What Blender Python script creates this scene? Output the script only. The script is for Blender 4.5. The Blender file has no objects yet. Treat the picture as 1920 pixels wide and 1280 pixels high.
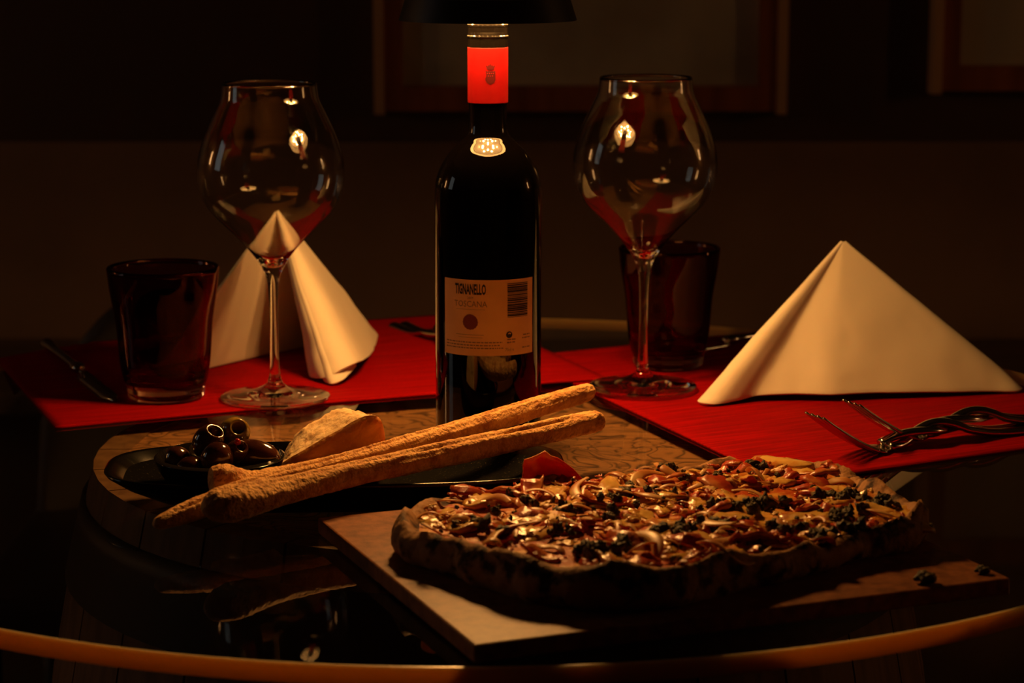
import bpy, bmesh, math, random
from mathutils import Vector, noise, Matrix

random.seed(7)
sc = bpy.context.scene
COL = sc.collection
T = 0.76            # height of the glass tabletop; every z below is counted from it

# ------------------------------------------------------------------ camera, world, exposure
cam_data = bpy.data.cameras.new('camera')
cam = bpy.data.objects.new('camera', cam_data)
COL.objects.link(cam)
cam.location = (0.017, -1.623, T + 0.3706)
cam.rotation_euler = (math.radians(90 - 10.53), 0, 0)
cam_data.sensor_width = 22.3
cam_data.lens = 4305 / 1920 * 22.3
cam_data.clip_start = 0.05
cam_data.dof.use_dof = True
cam_data.dof.focus_distance = 1.50
cam_data.dof.aperture_fstop = 6.3
sc.camera = cam

world = bpy.data.worlds.new('dusk_sky')
sc.world = world
world.use_nodes = True
wb = world.node_tree.nodes['Background']
wb.inputs[0].default_value = (0.80, 0.79, 0.76, 1)
wb.inputs[1].default_value = 0.6

sc.view_settings.view_transform = 'Standard'
sc.view_settings.look = 'None'
sc.view_settings.gamma = 1
sc.view_settings.exposure = 0.0
sc.view_settings.use_curve_mapping = False
sc.cycles.max_bounces = 16
sc.cycles.transmission_bounces = 14
sc.cycles.transparent_max_bounces = 16
sc.cycles.glossy_bounces = 8
sc.cycles.sample_clamp_indirect = 4.0
sc.cycles.blur_glossy = 0.3
sc.cycles.use_denoising = True

LED_POWER = 2100.0
LED_COLOR = (1.0, 0.45, 0.115)

# ------------------------------------------------------------------ materials
MATS = {}
def mat(name, color=(.5, .5, .5), rough=.5, metal=0, **kw):
    """Principled material; kw: spec, coat, trans, ior, sss, sss_radius, noise=(scale, color2, detail), bump=(scale, strength, dist), emit"""
    if name in MATS:
        return MATS[name]
    m = bpy.data.materials.new(name)
    m.use_nodes = True
    nt = m.node_tree
    p = nt.nodes['Principled BSDF']
    p.inputs['Base Color'].default_value = (*color, 1)
    p.inputs['Roughness'].default_value = rough
    p.inputs['Metallic'].default_value = metal
    if 'spec' in kw: p.inputs['Specular IOR Level'].default_value = kw['spec']
    if 'coat' in kw:
        p.inputs['Coat Weight'].default_value = kw['coat']
        p.inputs['Coat Roughness'].default_value = kw.get('coat_rough', .1)
    if 'sss' in kw:
        p.inputs['Subsurface Weight'].default_value = kw['sss']
        p.inputs['Subsurface Radius'].default_value = kw.get('sss_radius', (1, .5, .25))
        p.inputs['Subsurface Scale'].default_value = kw.get('sss_scale', .005)
    if 'sheen' in kw: p.inputs['Sheen Weight'].default_value = kw['sheen']
    if 'emit' in kw:
        p.inputs['Emission Color'].default_value = (*kw['emit'][0], 1)
        p.inputs['Emission Strength'].default_value = kw['emit'][1]
    tc = nt.nodes.new('ShaderNodeTexCoord')
    if 'noise' in kw:
        s, c2, det = kw['noise'][:3]
        lo, hi = kw.get('range', (.4, .62))
        n = nt.nodes.new('ShaderNodeTexNoise')
        n.inputs['Scale'].default_value = s
        n.inputs['Detail'].default_value = det
        mp = nt.nodes.new('ShaderNodeMapping')
        mp.inputs['Scale'].default_value = kw.get('stretch', (1, 1, 1))
        nt.links.new(tc.outputs['Object'], mp.inputs[0])
        nt.links.new(mp.outputs[0], n.inputs['Vector'])
        r = nt.nodes.new('ShaderNodeValToRGB')
        r.color_ramp.elements[0].position = lo
        r.color_ramp.elements[1].position = hi
        r.color_ramp.elements[0].color = (*color, 1)
        r.color_ramp.elements[1].color = (*c2, 1)
        nt.links.new(n.outputs['Fac'], r.inputs[0])
        nt.links.new(r.outputs[0], p.inputs['Base Color'])
    if 'bump' in kw:
        s, st, d = kw['bump']
        n2 = nt.nodes.new('ShaderNodeTexNoise')
        n2.inputs['Scale'].default_value = s
        n2.inputs['Detail'].default_value = 4
        mp2 = nt.nodes.new('ShaderNodeMapping')
        mp2.inputs['Scale'].default_value = kw.get('bump_stretch', (1, 1, 1))
        nt.links.new(tc.outputs['Object'], mp2.inputs[0])
        nt.links.new(mp2.outputs[0], n2.inputs['Vector'])
        b = nt.nodes.new('ShaderNodeBump')
        b.inputs['Strength'].default_value = st
        b.inputs['Distance'].default_value = d
        nt.links.new(n2.outputs['Fac'], b.inputs['Height'])
        nt.links.new(b.outputs[0], p.inputs['Normal'])
    MATS[name] = m
    return m

def glass(name, color, rough=0.0, ior=1.5):
    if name in MATS: return MATS[name]
    m = bpy.data.materials.new(name); m.use_nodes = True
    nt = m.node_tree
    nt.nodes.remove(nt.nodes['Principled BSDF'])
    g = nt.nodes.new('ShaderNodeBsdfGlass')
    g.inputs['Color'].default_value = (*color, 1)
    g.inputs['Roughness'].default_value = rough
    g.inputs['IOR'].default_value = ior
    nt.links.new(g.outputs[0], nt.nodes['Material Output'].inputs[0])
    MATS[name] = m
    return m

def pane_glass(name, tint, refl=1.0):
    """Flat glass: transparent with a mirror reflection that grows at grazing angles (Schlick)."""
    m = bpy.data.materials.new(name); m.use_nodes = True
    nt = m.node_tree
    nt.nodes.remove(nt.nodes['Principled BSDF'])
    tr = nt.nodes.new('ShaderNodeBsdfTransparent'); tr.inputs[0].default_value = (*tint, 1)
    gl = nt.nodes.new('ShaderNodeBsdfGlossy'); gl.inputs['Roughness'].default_value = 0.015
    gl.inputs['Color'].default_value = (refl, refl, refl, 1)
    lw = nt.nodes.new('ShaderNodeLayerWeight')
    pw = nt.nodes.new('ShaderNodeMath'); pw.operation = 'POWER'; pw.inputs[1].default_value = 5
    ma = nt.nodes.new('ShaderNodeMath'); ma.operation = 'MULTIPLY_ADD'; ma.inputs[1].default_value = .72; ma.inputs[2].default_value = .045
    mx = nt.nodes.new('ShaderNodeMixShader')
    nt.links.new(lw.outputs['Facing'], pw.inputs[0])
    nt.links.new(pw.outputs[0], ma.inputs[0])
    nt.links.new(ma.outputs[0], mx.inputs[0])
    nt.links.new(tr.outputs[0], mx.inputs[1])
    nt.links.new(gl.outputs[0], mx.inputs[2])
    nt.links.new(mx.outputs[0], nt.nodes['Material Output'].inputs[0])
    return m

# ------------------------------------------------------------------ object helpers
BASE = {}
def thing(name, label, cat, base=(0, 0, 0), group=None):
    o = bpy.data.objects.new(name, None)
    COL.objects.link(o)
    o.location = (base[0], base[1], base[2] + T)
    o.empty_display_size = .02
    o['label'] = label; o['category'] = cat
    if group: o['group'] = group
    BASE[o.name] = Vector(base)
    return o

def root_base(parent):
    while parent.parent: parent = parent.parent
    return BASE[parent.name]

def build(name, verts, faces, m, parent=None, smooth=True, base=None, fix=True):
    """One mesh object. Verts are given from the tabletop centre; parent is a thing or one of its parts."""
    me = bpy.data.meshes.new(name)
    if parent is not None:
        b = root_base(parent)
    else:
        b = Vector(base) if base else Vector((0, 0, 0))
    me.from_pydata([Vector(v) - b for v in verts], [], faces)
    if fix:
        bm = bmesh.new(); bm.from_mesh(me)
        bmesh.ops.recalc_face_normals(bm, faces=bm.faces)
        bm.to_mesh(me); bm.free()
    mats = m if isinstance(m, (list, tuple)) else [m]
    for x in mats: me.materials.append(x)
    if smooth:
        me.polygons.foreach_set('use_smooth', [True] * len(me.polygons))
    me.update()
    o = bpy.data.objects.new(name, me)
    COL.objects.link(o)
    if parent is not None:
        o.parent = parent
    else:
        o.location = (b.x, b.y, b.z + T)
        BASE[o.name] = b
    return o

def struct(name, verts, faces, m):
    o = build(name, verts, faces, m, smooth=False)
    o['kind'] = 'structure'
    return o

def tag(o, label, cat, group=None):
    o['label'] = label; o['category'] = cat
    if group: o['group'] = group
    return o

def box(x0, x1, y0, y1, z0, z1):
    v = [(x0, y0, z0), (x1, y0, z0), (x1, y1, z0), (x0, y1, z0), (x0, y0, z1), (x1, y0, z1), (x1, y1, z1), (x0, y1, z1)]
    f = [(0, 3, 2, 1), (4, 5, 6, 7), (0, 1, 5, 4), (1, 2, 6, 5), (2, 3, 7, 6), (3, 0, 4, 7)]
    return v, f

def merge(*parts):
    V, F = [], []
    for v, f in parts:
        n = len(V)
        V += list(v); F += [tuple(i + n for i in q) for q in f]
    return V, F

def bevel(o, w, seg=2):
    md = o.modifiers.new('bevel', 'BEVEL'); md.width = w; md.segments = seg; md.limit_method = 'ANGLE'
    return o

def lathe(profile, n=64, cx=0, cy=0, a0=0.0, a1=None):
    """Surface of revolution about a vertical axis; profile of (r, z); r=0 rows become poles."""
    V, F = [], []
    full = a1 is None
    cols = n if full else n + 1
    span = 2 * math.pi if full else a1 - a0
    rows = []
    for r, z in profile:
        if r <= 1e-7:
            rows.append([len(V)] * cols); V.append((cx, cy, z))
        else:
            ids = []
            for k in range(cols):
                a = a0 + span * k / n
                ids.append(len(V)); V.append((cx + r * math.cos(a), cy + r * math.sin(a), z))
            rows.append(ids)
    for i in range(len(rows) - 1):
        A, B = rows[i], rows[i + 1]
        for k in range(n):
            k2 = (k + 1) % cols
            q = [A[k], A[k2], B[k2], B[k]]
            u = []
            for x in q:
                if x not in u: u.append(x)
            if len(u) >= 3: F.append(tuple(u))
    return V, F

def sup(profile, w=.0006):
    """Extra rows beside every corner, so that smooth shading stays tight to the edges."""
    out = [profile[0]]
    for (r0, a0), (r1, a1) in zip(profile, profile[1:]):
        ln = math.hypot(r1 - r0, a1 - a0)
        if ln > 4 * w:
            for d in (w / ln, 1 - w / ln): out.append((r0 + (r1 - r0) * d, a0 + (a1 - a0) * d))
        out.append((r1, a1))
    return out

def catmull(pts, n):
    """Resample control points (any dimension) with a Catmull-Rom spline into n points."""
    P = [tuple(p) for p in pts]
    d = len(P[0])
    P = [tuple(2 * P[0][i] - P[1][i] for i in range(d))] + P + [tuple(2 * P[-1][i] - P[-2][i] for i in range(d))]
    segs = len(P) - 3
    out = []
    for k in range(n):
        t = k / (n - 1) * segs
        i = min(int(t), segs - 1); u = t - i
        p0, p1, p2, p3 = P[i:i + 4]
        out.append(tuple(.5 * (2 * p1[j] + (p2[j] - p0[j]) * u + (2 * p0[j] - 5 * p1[j] + 4 * p2[j] - p3[j]) * u * u
                   + (3 * p1[j] - p0[j] - 3 * p2[j] + p3[j]) * u ** 3) for j in range(d)))
    return out

def tube(pts, radii, n=12, flat=1.0, shape=None, cap=True):
    """Tube along points; shape(i, angle) multiplies the radius; flat squeezes it in the second direction."""
    V, F = [], []
    P = [Vector(p) for p in pts]
    m = len(P)
    up = Vector((0, 0, 1))
    for i in range(m):
        t = (P[min(i + 1, m - 1)] - P[max(i - 1, 0)]).normalized()
        s = t.cross(up)
        if s.length < 1e-4: s = Vector((1, 0, 0))
        s.normalize(); w = s.cross(t).normalized()
        for k in range(n):
            a = 2 * math.pi * k / n
            r = radii[i] * (shape(i, a) if shape else 1)
            V.append(P[i] + s * math.cos(a) * r + w * math.sin(a) * r * flat)
    for i in range(m - 1):
        for k in range(n):
            k2 = (k + 1) % n
            F.append((i * n + k, i * n + k2, (i + 1) * n + k2, (i + 1) * n + k))
    if cap:
        F.append(tuple(range(n - 1, -1, -1)))
        F.append(tuple((m - 1) * n + k for k in range(n)))
    return V, F

def ico(sub=2):
    bm = bmesh.new()
    bmesh.ops.create_icosphere(bm, subdivisions=sub, radius=1)
    V = [v.co.copy() for v in bm.verts]
    F = [tuple(v.index for v in f.verts) for f in bm.faces]
    bm.free()
    return V, F

def fbm(x, y, z, s=1.0):
    return noise.fractal(Vector((x * s, y * s, z * s)), 1.0, 2.0, 4)

# ------------------------------------------------------------------ the room
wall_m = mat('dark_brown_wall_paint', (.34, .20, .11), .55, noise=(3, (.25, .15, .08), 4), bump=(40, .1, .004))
floor_m = mat('dark_floor_boards', (.07, .04, .02), .45, noise=(6, (.03, .018, .01), 5), stretch=(1, 12, 1))
ceil_m = mat('ceiling_paint', (.12, .09, .07), .8)
trim_m = mat('black_stained_wood', (.012, .008, .006), .4)
RX, RY0, RY1, H = 2.6, -3.2, 1.6, 1.9
FZ = -T
struct('floor', *box(-RX, RX, RY0, RY1, FZ - .05, FZ), floor_m)
struct('ceiling', *box(-RX, RX, RY0, RY1, H, H + .05), ceil_m)
struct('wall_back', *box(-RX, RX, RY1, RY1 + .1, FZ, H), mat('black_brown_shaded_wall', (.10, .055, .032), .5, bump=(40, .1, .004)))  # darker colour stands in for the lamp shade's shadow on the upper wall
struct('lit_wall_panel', *box(-RX, RX, RY1 - .008, RY1, FZ + .09, .057), wall_m)  # added panel: lamplit lower part of the wall put into a lighter colour
struct('wall_front', *box(-RX, RX, RY0 - .1, RY0, FZ, H), wall_m)
struct('wall_right', *box(RX, RX + .1, RY0, RY1, FZ, H), wall_m)
WY0, WY1, WZ0, WZ1 = -.35, .2, .25, 1.25      # window opening in the left wall
struct('wall_left', *merge(box(-RX - .1, -RX, RY0, WY0, FZ, H), box(-RX - .1, -RX, WY1, RY1, FZ, H),
                           box(-RX - .1, -RX, WY0, WY1, FZ, WZ0), box(-RX - .1, -RX, WY0, WY1, WZ1, H)), wall_m)
win = struct('window_1', *merge(box(-RX - .08, -RX + .01, WY0 - .02, WY0 + .03, WZ0 - .02, WZ1 + .02),
                                box(-RX - .08, -RX + .01, WY1 - .03, WY1 + .02, WZ0 - .02, WZ1 + .02),
                                box(-RX - .08, -RX + .01, WY0, WY1, WZ0 - .02, WZ0 + .03),
                                box(-RX - .08, -RX + .01, WY0, WY1, WZ1 - .03, WZ1 + .02)), trim_m)
build('pane', *box(-RX - .05, -RX - .044, WY0 + .03, WY1 - .03, WZ0 + .03, WZ1 - .03), pane_glass('window_glass', (.95, .97, .97), .5), win, smooth=False)
struct('baseboard_back', *box(-RX, RX, RY1 - .015, RY1, FZ, FZ + .09), trim_m)

# framed pictures on the back wall
frame_tan = mat('gilt_frame_lip', (.70, .42, .20), .4)
frame_brown = mat('brown_picture_frame', (.42, .13, .04), .4, noise=(30, (.28, .08, .025), 3), stretch=(1, 1, .1))
def picture(label, x0, x1, z0, z1, pic_m, glassy=True):
    w = .035
    t = thing('picture_frame', label, 'picture', ((x0 + x1) / 2, RY1 - .03, z0))
    y0, y1 = RY1 - .03, RY1 - .001
    build('frame_bar', *box(x0, x0 + w, y0, y1, z0, z1), frame_brown, t, False)
    build('frame_bar', *box(x1 - w, x1, y0, y1, z0, z1), frame_brown, t, False)
    build('frame_bar', *box(x0 + w, x1 - w, y0, y1, z0, z0 + w), frame_brown, t, False)
    build('frame_bar', *box(x0 + w, x1 - w, y0, y1, z1 - w, z1), frame_brown, t, False)
    for xa, xb in ((x0 - .004, x0 + .010), (x1 - .010, x1 + .004)):
        build('frame_lip', *box(xa, xb, y0 - .006, y1, z0 - .004, z1 + .004), frame_tan, t, False)['label'] = 'tan raised outer lip'
    build('print', *box(x0 + w, x1 - w, y0 + .018, y0 + .020, z0 + w, z1 - w), pic_m, t, False)
    return t
print_m = mat('faded_print', (.75, .66, .45), .6, noise=(5, (.50, .42, .26), 3))
picture('wide brown framed picture hanging behind the wine bottle', -.170, .394, .102, .55, print_m)
picture('brown framed picture with pale print at the upper right edge of the wall', .602, 1.15, .13, .55, mat('pale_print', (.6, .52, .36), .6))

# bench along the back wall
bench = thing('wall_bench', 'long dark wooden bench running along the back wall', 'bench', (0, 1.4, FZ))
bench_m = mat('bench_wood', (.16, .10, .06), .5, noise=(4, (.10, .06, .035), 4), stretch=(1, 8, 1))
bevel(build('seat', *box(-2.2, 2.2, 1.2, 1.58, -.25, -.22), bench_m, bench, False), .004)
build('front_panel', *box(-2.15, 2.15, 1.24, 1.26, FZ, -.25), bench_m, bench, False)
for k in range(4):
    x = -2.0 + k * 1.3
    build('leg', *box(x, x + .05, 1.50, 1.56, FZ, -.25), bench_m, bench, False)

# dark chair behind the table, left
chair_m = mat('black_leather', (.018, .011, .008), .5, bump=(200, .2, .001))
ch = thing('dining_chair', 'dark round-backed chair behind the left red placemat', 'chair', (-.36, .9, FZ))
V, F = [], []
n = 28
for layer in (0, 1):
    for i in range(n + 1):
        u = i / n
        x = -.51 + .30 * u
        arch = (1 - abs(2 * u - 1) ** 2.6)
        for j in range(9):
            zt = -.30 + (.115 + .145 * arch) * j / 8
            y = .84 + .03 * math.sin(math.pi * u) + layer * (.035 * (1 - (j / 8) ** 6) * (arch ** .3 if arch > 0 else 0) + .003) + .04 * j / 8
            V.append((x, y, zt))
w9 = 9; L = (n + 1) * 9
for i in range(n):
    for j in range(8):
        a = i * 9 + j
        F.append((a, a + 9, a + 10, a + 1)); F.append((L + a, L + a + 1, L + a + 10, L + a + 9))
    F.append((i * 9 + 8, i * 9 + 17, L + i * 9 + 17, L + i * 9 + 8))
    F.append((i * 9, L + i * 9, L + i * 9 + 9, i * 9 + 9))
for j in range(8):
    F.append((j, j + 1, L + j + 1, L + j)); e = n * 9
    F.append((e + j, L + e + j, L + e + j + 1, e + j + 1))
build('backrest', V, F, chair_m, ch)
bevel(build('seat', *box(-.52, -.20, .50, .90, -.33, -.28), chair_m, ch, False), .015, 3)
for (x, y) in ((-.50, .53), (-.23, .53), (-.50, .87), (-.23, .87)):
    build('leg', *tube([(x, y, FZ), (x, y, -.33)], [.012, .018], 10), chair_m, ch)

# wall sconces (out of view; their light is mirrored in the glasses)
sc_m = mat('brass', (.5, .33, .12), .3, 1)
shade_m = mat('lit_sconce_shade', (.8, .6, .4), .6, emit=((1, .5, .18), 9.0))
for lab, x, y, sgn in (('small lit wall lamp on the left wall past the window', -RX, .75, 1), ('small lit wall lamp on the right wall', RX, .35, -1)):
    t = thing('wall_lamp', lab, 'lamp', (x, y, .35))
    xa = x + sgn * .02
    build('backplate', *box(min(x, xa), max(x, xa), y - .04, y + .04, .38, .62), sc_m, t, False)
    build('lamp_shade', *lathe([(.05, .35), (.05, .75), (.047, .75), (.047, .35), (.05, .35)], 24, x + sgn * .085, y), shade_m, t)
    build('arm', *box(min(x, x + sgn * .04), max(x, x + sgn * .04), y - .008, y + .008, .49, .505), sc_m, t, False)

# ------------------------------------------------------------------ barrel under the glass
def engraved_wood():
    m = bpy.data.materials.new('carved_barrel_head'); m.use_nodes = True
    nt = m.node_tree; p = nt.nodes['Principled BSDF']
    p.inputs['Roughness'].default_value = .6
    tc = nt.nodes.new('ShaderNodeTexCoord')
    n = nt.nodes.new('ShaderNodeTexNoise'); n.inputs['Scale'].default_value = 15; n.inputs['Detail'].default_value = 2; n.inputs['Distortion'].default_value = 1.6
    nt.links.new(tc.outputs['Object'], n.inputs['Vector'])
    mul = nt.nodes.new('ShaderNodeMath'); mul.operation = 'MULTIPLY'; mul.inputs[1].default_value = 11
    fr = nt.nodes.new('ShaderNodeMath'); fr.operation = 'PINGPONG'; fr.inputs[1].default_value = .5
    nt.links.new(n.outputs['Fac'], mul.inputs[0]); nt.links.new(mul.outputs[0], fr.inputs[0])
    r = nt.nodes.new('ShaderNodeValToRGB')
    r.color_ramp.elements[0].position = .0; r.color_ramp.elements[0].color = (.09, .04, .015, 1)
    r.color_ramp.elements[1].position = .22; r.color_ramp.elements[1].color = (.58, .26, .09, 1)
    nt.links.new(fr.outputs[0], r.inputs[0])
    g = nt.nodes.new('ShaderNodeTexNoise'); g.inputs['Scale'].default_value = 18; g.inputs['Detail'].default_value = 5
    mp = nt.nodes.new('ShaderNodeMapping'); mp.inputs['Scale'].default_value = (.5, 6, 1)
    nt.links.new(tc.outputs['Object'], mp.inputs[0]); nt.links.new(mp.outputs[0], g.inputs['Vector'])
    mx = nt.nodes.new('ShaderNodeMix'); mx.data_type = 'RGBA'; mx.blend_type = 'MULTIPLY'; mx.inputs[0].default_value = .7
    nt.links.new(r.outputs[0], mx.inputs[6]); nt.links.new(g.outputs['Fac'], mx.inputs[7])
    nt.links.new(mx.outputs[2], p.inputs['Base Color'])
    b = nt.nodes.new('ShaderNodeBump'); b.inputs['Strength'].default_value = .4; b.inputs['Distance'].default_value = .0015
    nt.links.new(fr.outputs[0], b.inputs['Height']); nt.links.new(b.outputs[0], p.inputs['Normal'])
    return m
head_m = engraved_wood()
stave_m = mat('oak_staves', (.24, .12, .05), .55, noise=(14, (.15, .07, .028), 5), stretch=(6, 6, .4), bump=(60, .15, .002))
hoop_m = mat('dark_iron_hoop', (.05, .045, .04), .5, .8)
barrel = thing('wine_barrel', 'round wooden barrel base seen through the glass tabletop', 'barrel', (0, 0, FZ))
BT = -.0105
def br(z):
    u = (z - (-.39)) / .37
    return .285 + .05 * (1 - u * u)
NS = 28
for k in range(NS):
    a0, a1 = 2 * math.pi * (k + .015) / NS, 2 * math.pi * (k + .985) / NS
    V, F = [], []
    zs = [FZ + (BT - FZ) * i / 10 for i in range(11)]
    for z in zs:
        ro = br(z); ri = ro - .022
        for r, a in ((ro, a0), (ro, (a0 + a1) / 2), (ro, a1), (ri, a1), (ri, a0)):
            V.append((r * math.cos(a), r * math.sin(a), z))
    for i in range(10):
        for j in range(5):
            j2 = (j + 1) % 5
            F.append((i * 5 + j, i * 5 + j2, i * 5 + 5 + j2, i * 5 + 5 + j))
    F += [(4, 3, 2, 1, 0), (50, 51, 52, 53, 54)]
    build('stave', V, F, stave_m, barrel, False)
def hoop(z0, z1):
    zs = [z0 + (z1 - z0) * i / 4 for i in range(5)]
    prof = [(br(z) + .003, z) for z in zs] + [(br(z) + .0005, z) for z in reversed(zs)]
    prof.append(prof[0])
    build('hoop', *lathe(prof, 72), hoop_m, barrel)
for z0, z1 in ((-.088, -.034), (-.24, -.19), (-.55, -.50), (-.745, -.69)): hoop(z0, z1)
RH = .2615
NP = 7
for k in range(NP):
    y0 = -RH + 2 * RH * (k + .006) / NP; y1 = -RH + 2 * RH * (k + .994) / NP
    up, lo = [], []
    for i in range(13):
        y = y0 + (y1 - y0) * i / 12
        x = math.sqrt(max(RH * RH - y * y, 0)); up.append((x, y)); lo.append((-x, y))
    ring = up + lo[::-1]
    m_ = len(ring)
    zt = -.0112 + random.uniform(-.0004, 0)
    V = [(x, y, zt) for x, y in ring] + [(x, y, -.036) for x, y in ring]
    F = [tuple(range(m_)), tuple(range(2 * m_ - 1, m_ - 1, -1))] + [(i, i + m_, (i + 1) % m_ + m_, (i + 1) % m_) for i in range(m_)]
    build('head_plank', V, F, head_m, barrel, False)

# ------------------------------------------------------------------ glass tabletop
TCX, TCY, TR = -.010, -.015, .510
top = thing('glass_tabletop', 'large round clear glass tabletop with a brown glowing edge', 'table', (TCX, TCY, -.010))
pane_m = pane_glass('tabletop_glass', (.86, .88, .84))
clear_m = pane_glass('tabletop_underside', (.97, .97, .96))
for nd in list(clear_m.node_tree.nodes):
    if nd.type == 'MATH' and nd.operation == 'MULTIPLY_ADD':
        nd.inputs[1].default_value = 0; nd.inputs[2].default_value = 0
V, F = lathe([(0, 0), (.25, 0), (.5055, 0)], 160, TCX, TCY)
V2, F2 = lathe([(.5055, -.010), (.25, -.010), (0, -.010)], 160, TCX, TCY)
gp_ = build('glass_pane', *merge((V, F), (V2, F2)), [pane_m, clear_m], top, fix=False)
nf = len(F)
for i, pl in enumerate(gp_.data.polygons): pl.material_index = 0 if i < nf else 1
edge_m = mat('polished_glass_edge', (.62, .27, .10), .25, sss=1.0, sss_radius=(1.0, .62, .35), sss_scale=.03)
e = .0012
prof = [(.5056, 0), (TR - e, 0), (TR, -e), (TR, -.010 + e), (TR - e, -.010), (.5056, -.010), (.5056, 0)]
build('glass_edge', *lathe(prof, 200, TCX, TCY), edge_m, top)['label'] = 'brown glowing edge of the glass'

# ------------------------------------------------------------------ placemats
def weave():
    m = bpy.data.materials.new('red_woven_cloth'); m.use_nodes = True
    nt = m.node_tree; p = nt.nodes['Principled BSDF']
    p.inputs['Roughness'].default_value = .85
    p.inputs['Specular IOR Level'].default_value = .06
    uv = nt.nodes.new('ShaderNodeUVMap')
    mp = nt.nodes.new('ShaderNodeMapping'); mp.inputs['Scale'].default_value = (5, 170, 1)
    n = nt.nodes.new('ShaderNodeTexNoise'); n.inputs['Scale'].default_value = 1; n.inputs['Detail'].default_value = 3
    nt.links.new(uv.outputs[0], mp.inputs[0]); nt.links.new(mp.outputs[0], n.inputs['Vector'])
    r = nt.nodes.new('ShaderNodeValToRGB')
    r.color_ramp.elements[0].position = .36; r.color_ramp.elements[0].color = (.17, .0004, .0002, 1)
    r.color_ramp.elements[1].position = .64; r.color_ramp.elements[1].color = (.31, .0010, .0004, 1)
    nt.links.new(n.outputs['Fac'], r.inputs[0]); nt.links.new(r.outputs[0], p.inputs['Base Color'])
    b = nt.nodes.new('ShaderNodeBump'); b.inputs['Strength'].default_value = .35; b.inputs['Distance'].default_value = .001
    nt.links.new(n.outputs['Fac'], b.inputs['Height']); nt.links.new(b.outputs[0], p.inputs['Normal'])
    return m
mat_m = weave()
def placemat(a, u, v, lu, lv, lift, label, curve=0.0, grain=False):
    """Cloth mat from corner a, long direction u, short direction v; what lies past the table's edge hangs down."""
    NU, NV = 60, 44
    V, F = [], []
    for i in range(NU + 1):
        for j in range(NV + 1):
            s, t = lu * i / NU, lv * j / NV
            bow = curve * 4 * (i / NU) * (1 - i / NU) * (1 - j / NV)
            x = a[0] + u[0] * s + v[0] * t - v[0] * bow
            y = a[1] + u[1] * s + v[1] * t - v[1] * bow
            z = lift(x, y) + .0018
            dx, dy = x - TCX, y - TCY
            r = math.hypot(dx, dy)
            R0 = TR - .004
            if r > R0:
                d = r - R0
                c = .006
                if d < c * math.pi / 2:
                    rr = R0 + c * math.sin(d / c); zz = -c * (1 - math.cos(d / c))
                else:
                    rr = R0 + c + .02 * (d - c * 1.57); zz = -c - (d - c * math.pi / 2)
                x, y, z = TCX + dx / r * rr, TCY + dy / r * rr, z + zz
            V.append((x, y, z))
    W = NV + 1
    for i in range(NU):
        for j in range(NV):
            q = i * W + j
            F.append((q, q + W, q + W + 1, q + 1))
    o = build('placemat', V, F, mat_m, base=(a[0], a[1], 0))
    uvl = o.data.uv_layers.new(name='UVMap')
    for lp in o.data.loops:
        i, j = divmod(lp.vertex_index, W)
        uvl.data[lp.index].uv = (j / NV, i / NU) if grain else (i / NU, j / NV)
    sd = o.modifiers.new('thickness', 'SOLIDIFY'); sd.thickness = .0016; sd.offset = -1
    return tag(o, label, 'placemat')
RA = (.197, -.148); RU = (-.37, .929); RV = (.88, .475)
LA = (-.317, .018); LU = (.923, .385); LV = (-.36, .933)
placemat(RA, RU, RV, .475, .33, lambda x, y: 0, 'red woven placemat under the right place setting and two forks', 0.0, True)
def over_right(x, y):
    s = (x - RA[0]) * RV[0] + (y - RA[1]) * RV[1]
    return .0022 * min(max((s + .03) / .03, 0), 1)
placemat(LA, LU, LV, .445, .33, over_right, 'red woven placemat under the left place setting', -.008)
MZ = .0019     # top of a mat

# ------------------------------------------------------------------ wine bottle
bz = 0.0
bottle = thing('wine_bottle', 'tall dark wine bottle with red neck band and cream back label', 'bottle', (0, 0, 0))
black_glass = mat('dark_bottle_glass', (.0006, .0004, .0003), .03, spec=.6)
prof = [(0, .004), (.020, .002), (.033, 0), (.0365, .0015), (.038, .005)]
shoulder = catmull([(.038, .150), (.038, .1766), (.0369, .1860), (.0331, .1961), (.0265, .2060), (.0190, .2133), (.0150, .2180), (.01365, .2260), (.01345, .241), (.0134, .262)], 120)
build('bottle_glass', *lathe(sup(prof) + [(.038, .0056)] + shoulder + [(.0134, .290), (0, .290)], 128), black_glass, bottle)
foil_red = mat('red_foil_band', (.13, .0009, .0007), .5, spec=.12, bump=(120, .08, .0006))
band = build('red_neck_band', *lathe(sup([(.0137, .2403), (.01425, .2405), (.01425, .279), (.0140, .2792)], .0003), 72), foil_red, bottle)
band['label'] = 'red foil band with a dark crest'
foil_black = mat('black_foil_cap', (.0015, .0012, .001), .10, spec=.08)
cap = build('foil_cap', *lathe(sup([(.0139, .2792), (.0141, .2792), (.01415, .2845), (.0143, .2858), (.0147, .2862), (.0147, .2871), (.0141, .2876), (.0138, .2900), (.0140, .2928), (.0143, .2938), (.0143, .2950), (.0136, .2958), (0, .2958)], .0001), 72), foil_black, bottle)
def bend(pts2, R):
    return [(R * math.sin(x / R), -R * math.cos(x / R), z) for x, z in pts2]
def patch(x0, x1, z0, z1, R, nx=8):
    V, F = [], []
    for i in range(nx + 1):
        x = x0 + (x1 - x0) * i / nx
        V += bend([(x, z0), (x, z1)], R)
    for i in range(nx): F.append((2 * i, 2 * i + 2, 2 * i + 3, 2 * i + 1))
    return V, F
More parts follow.
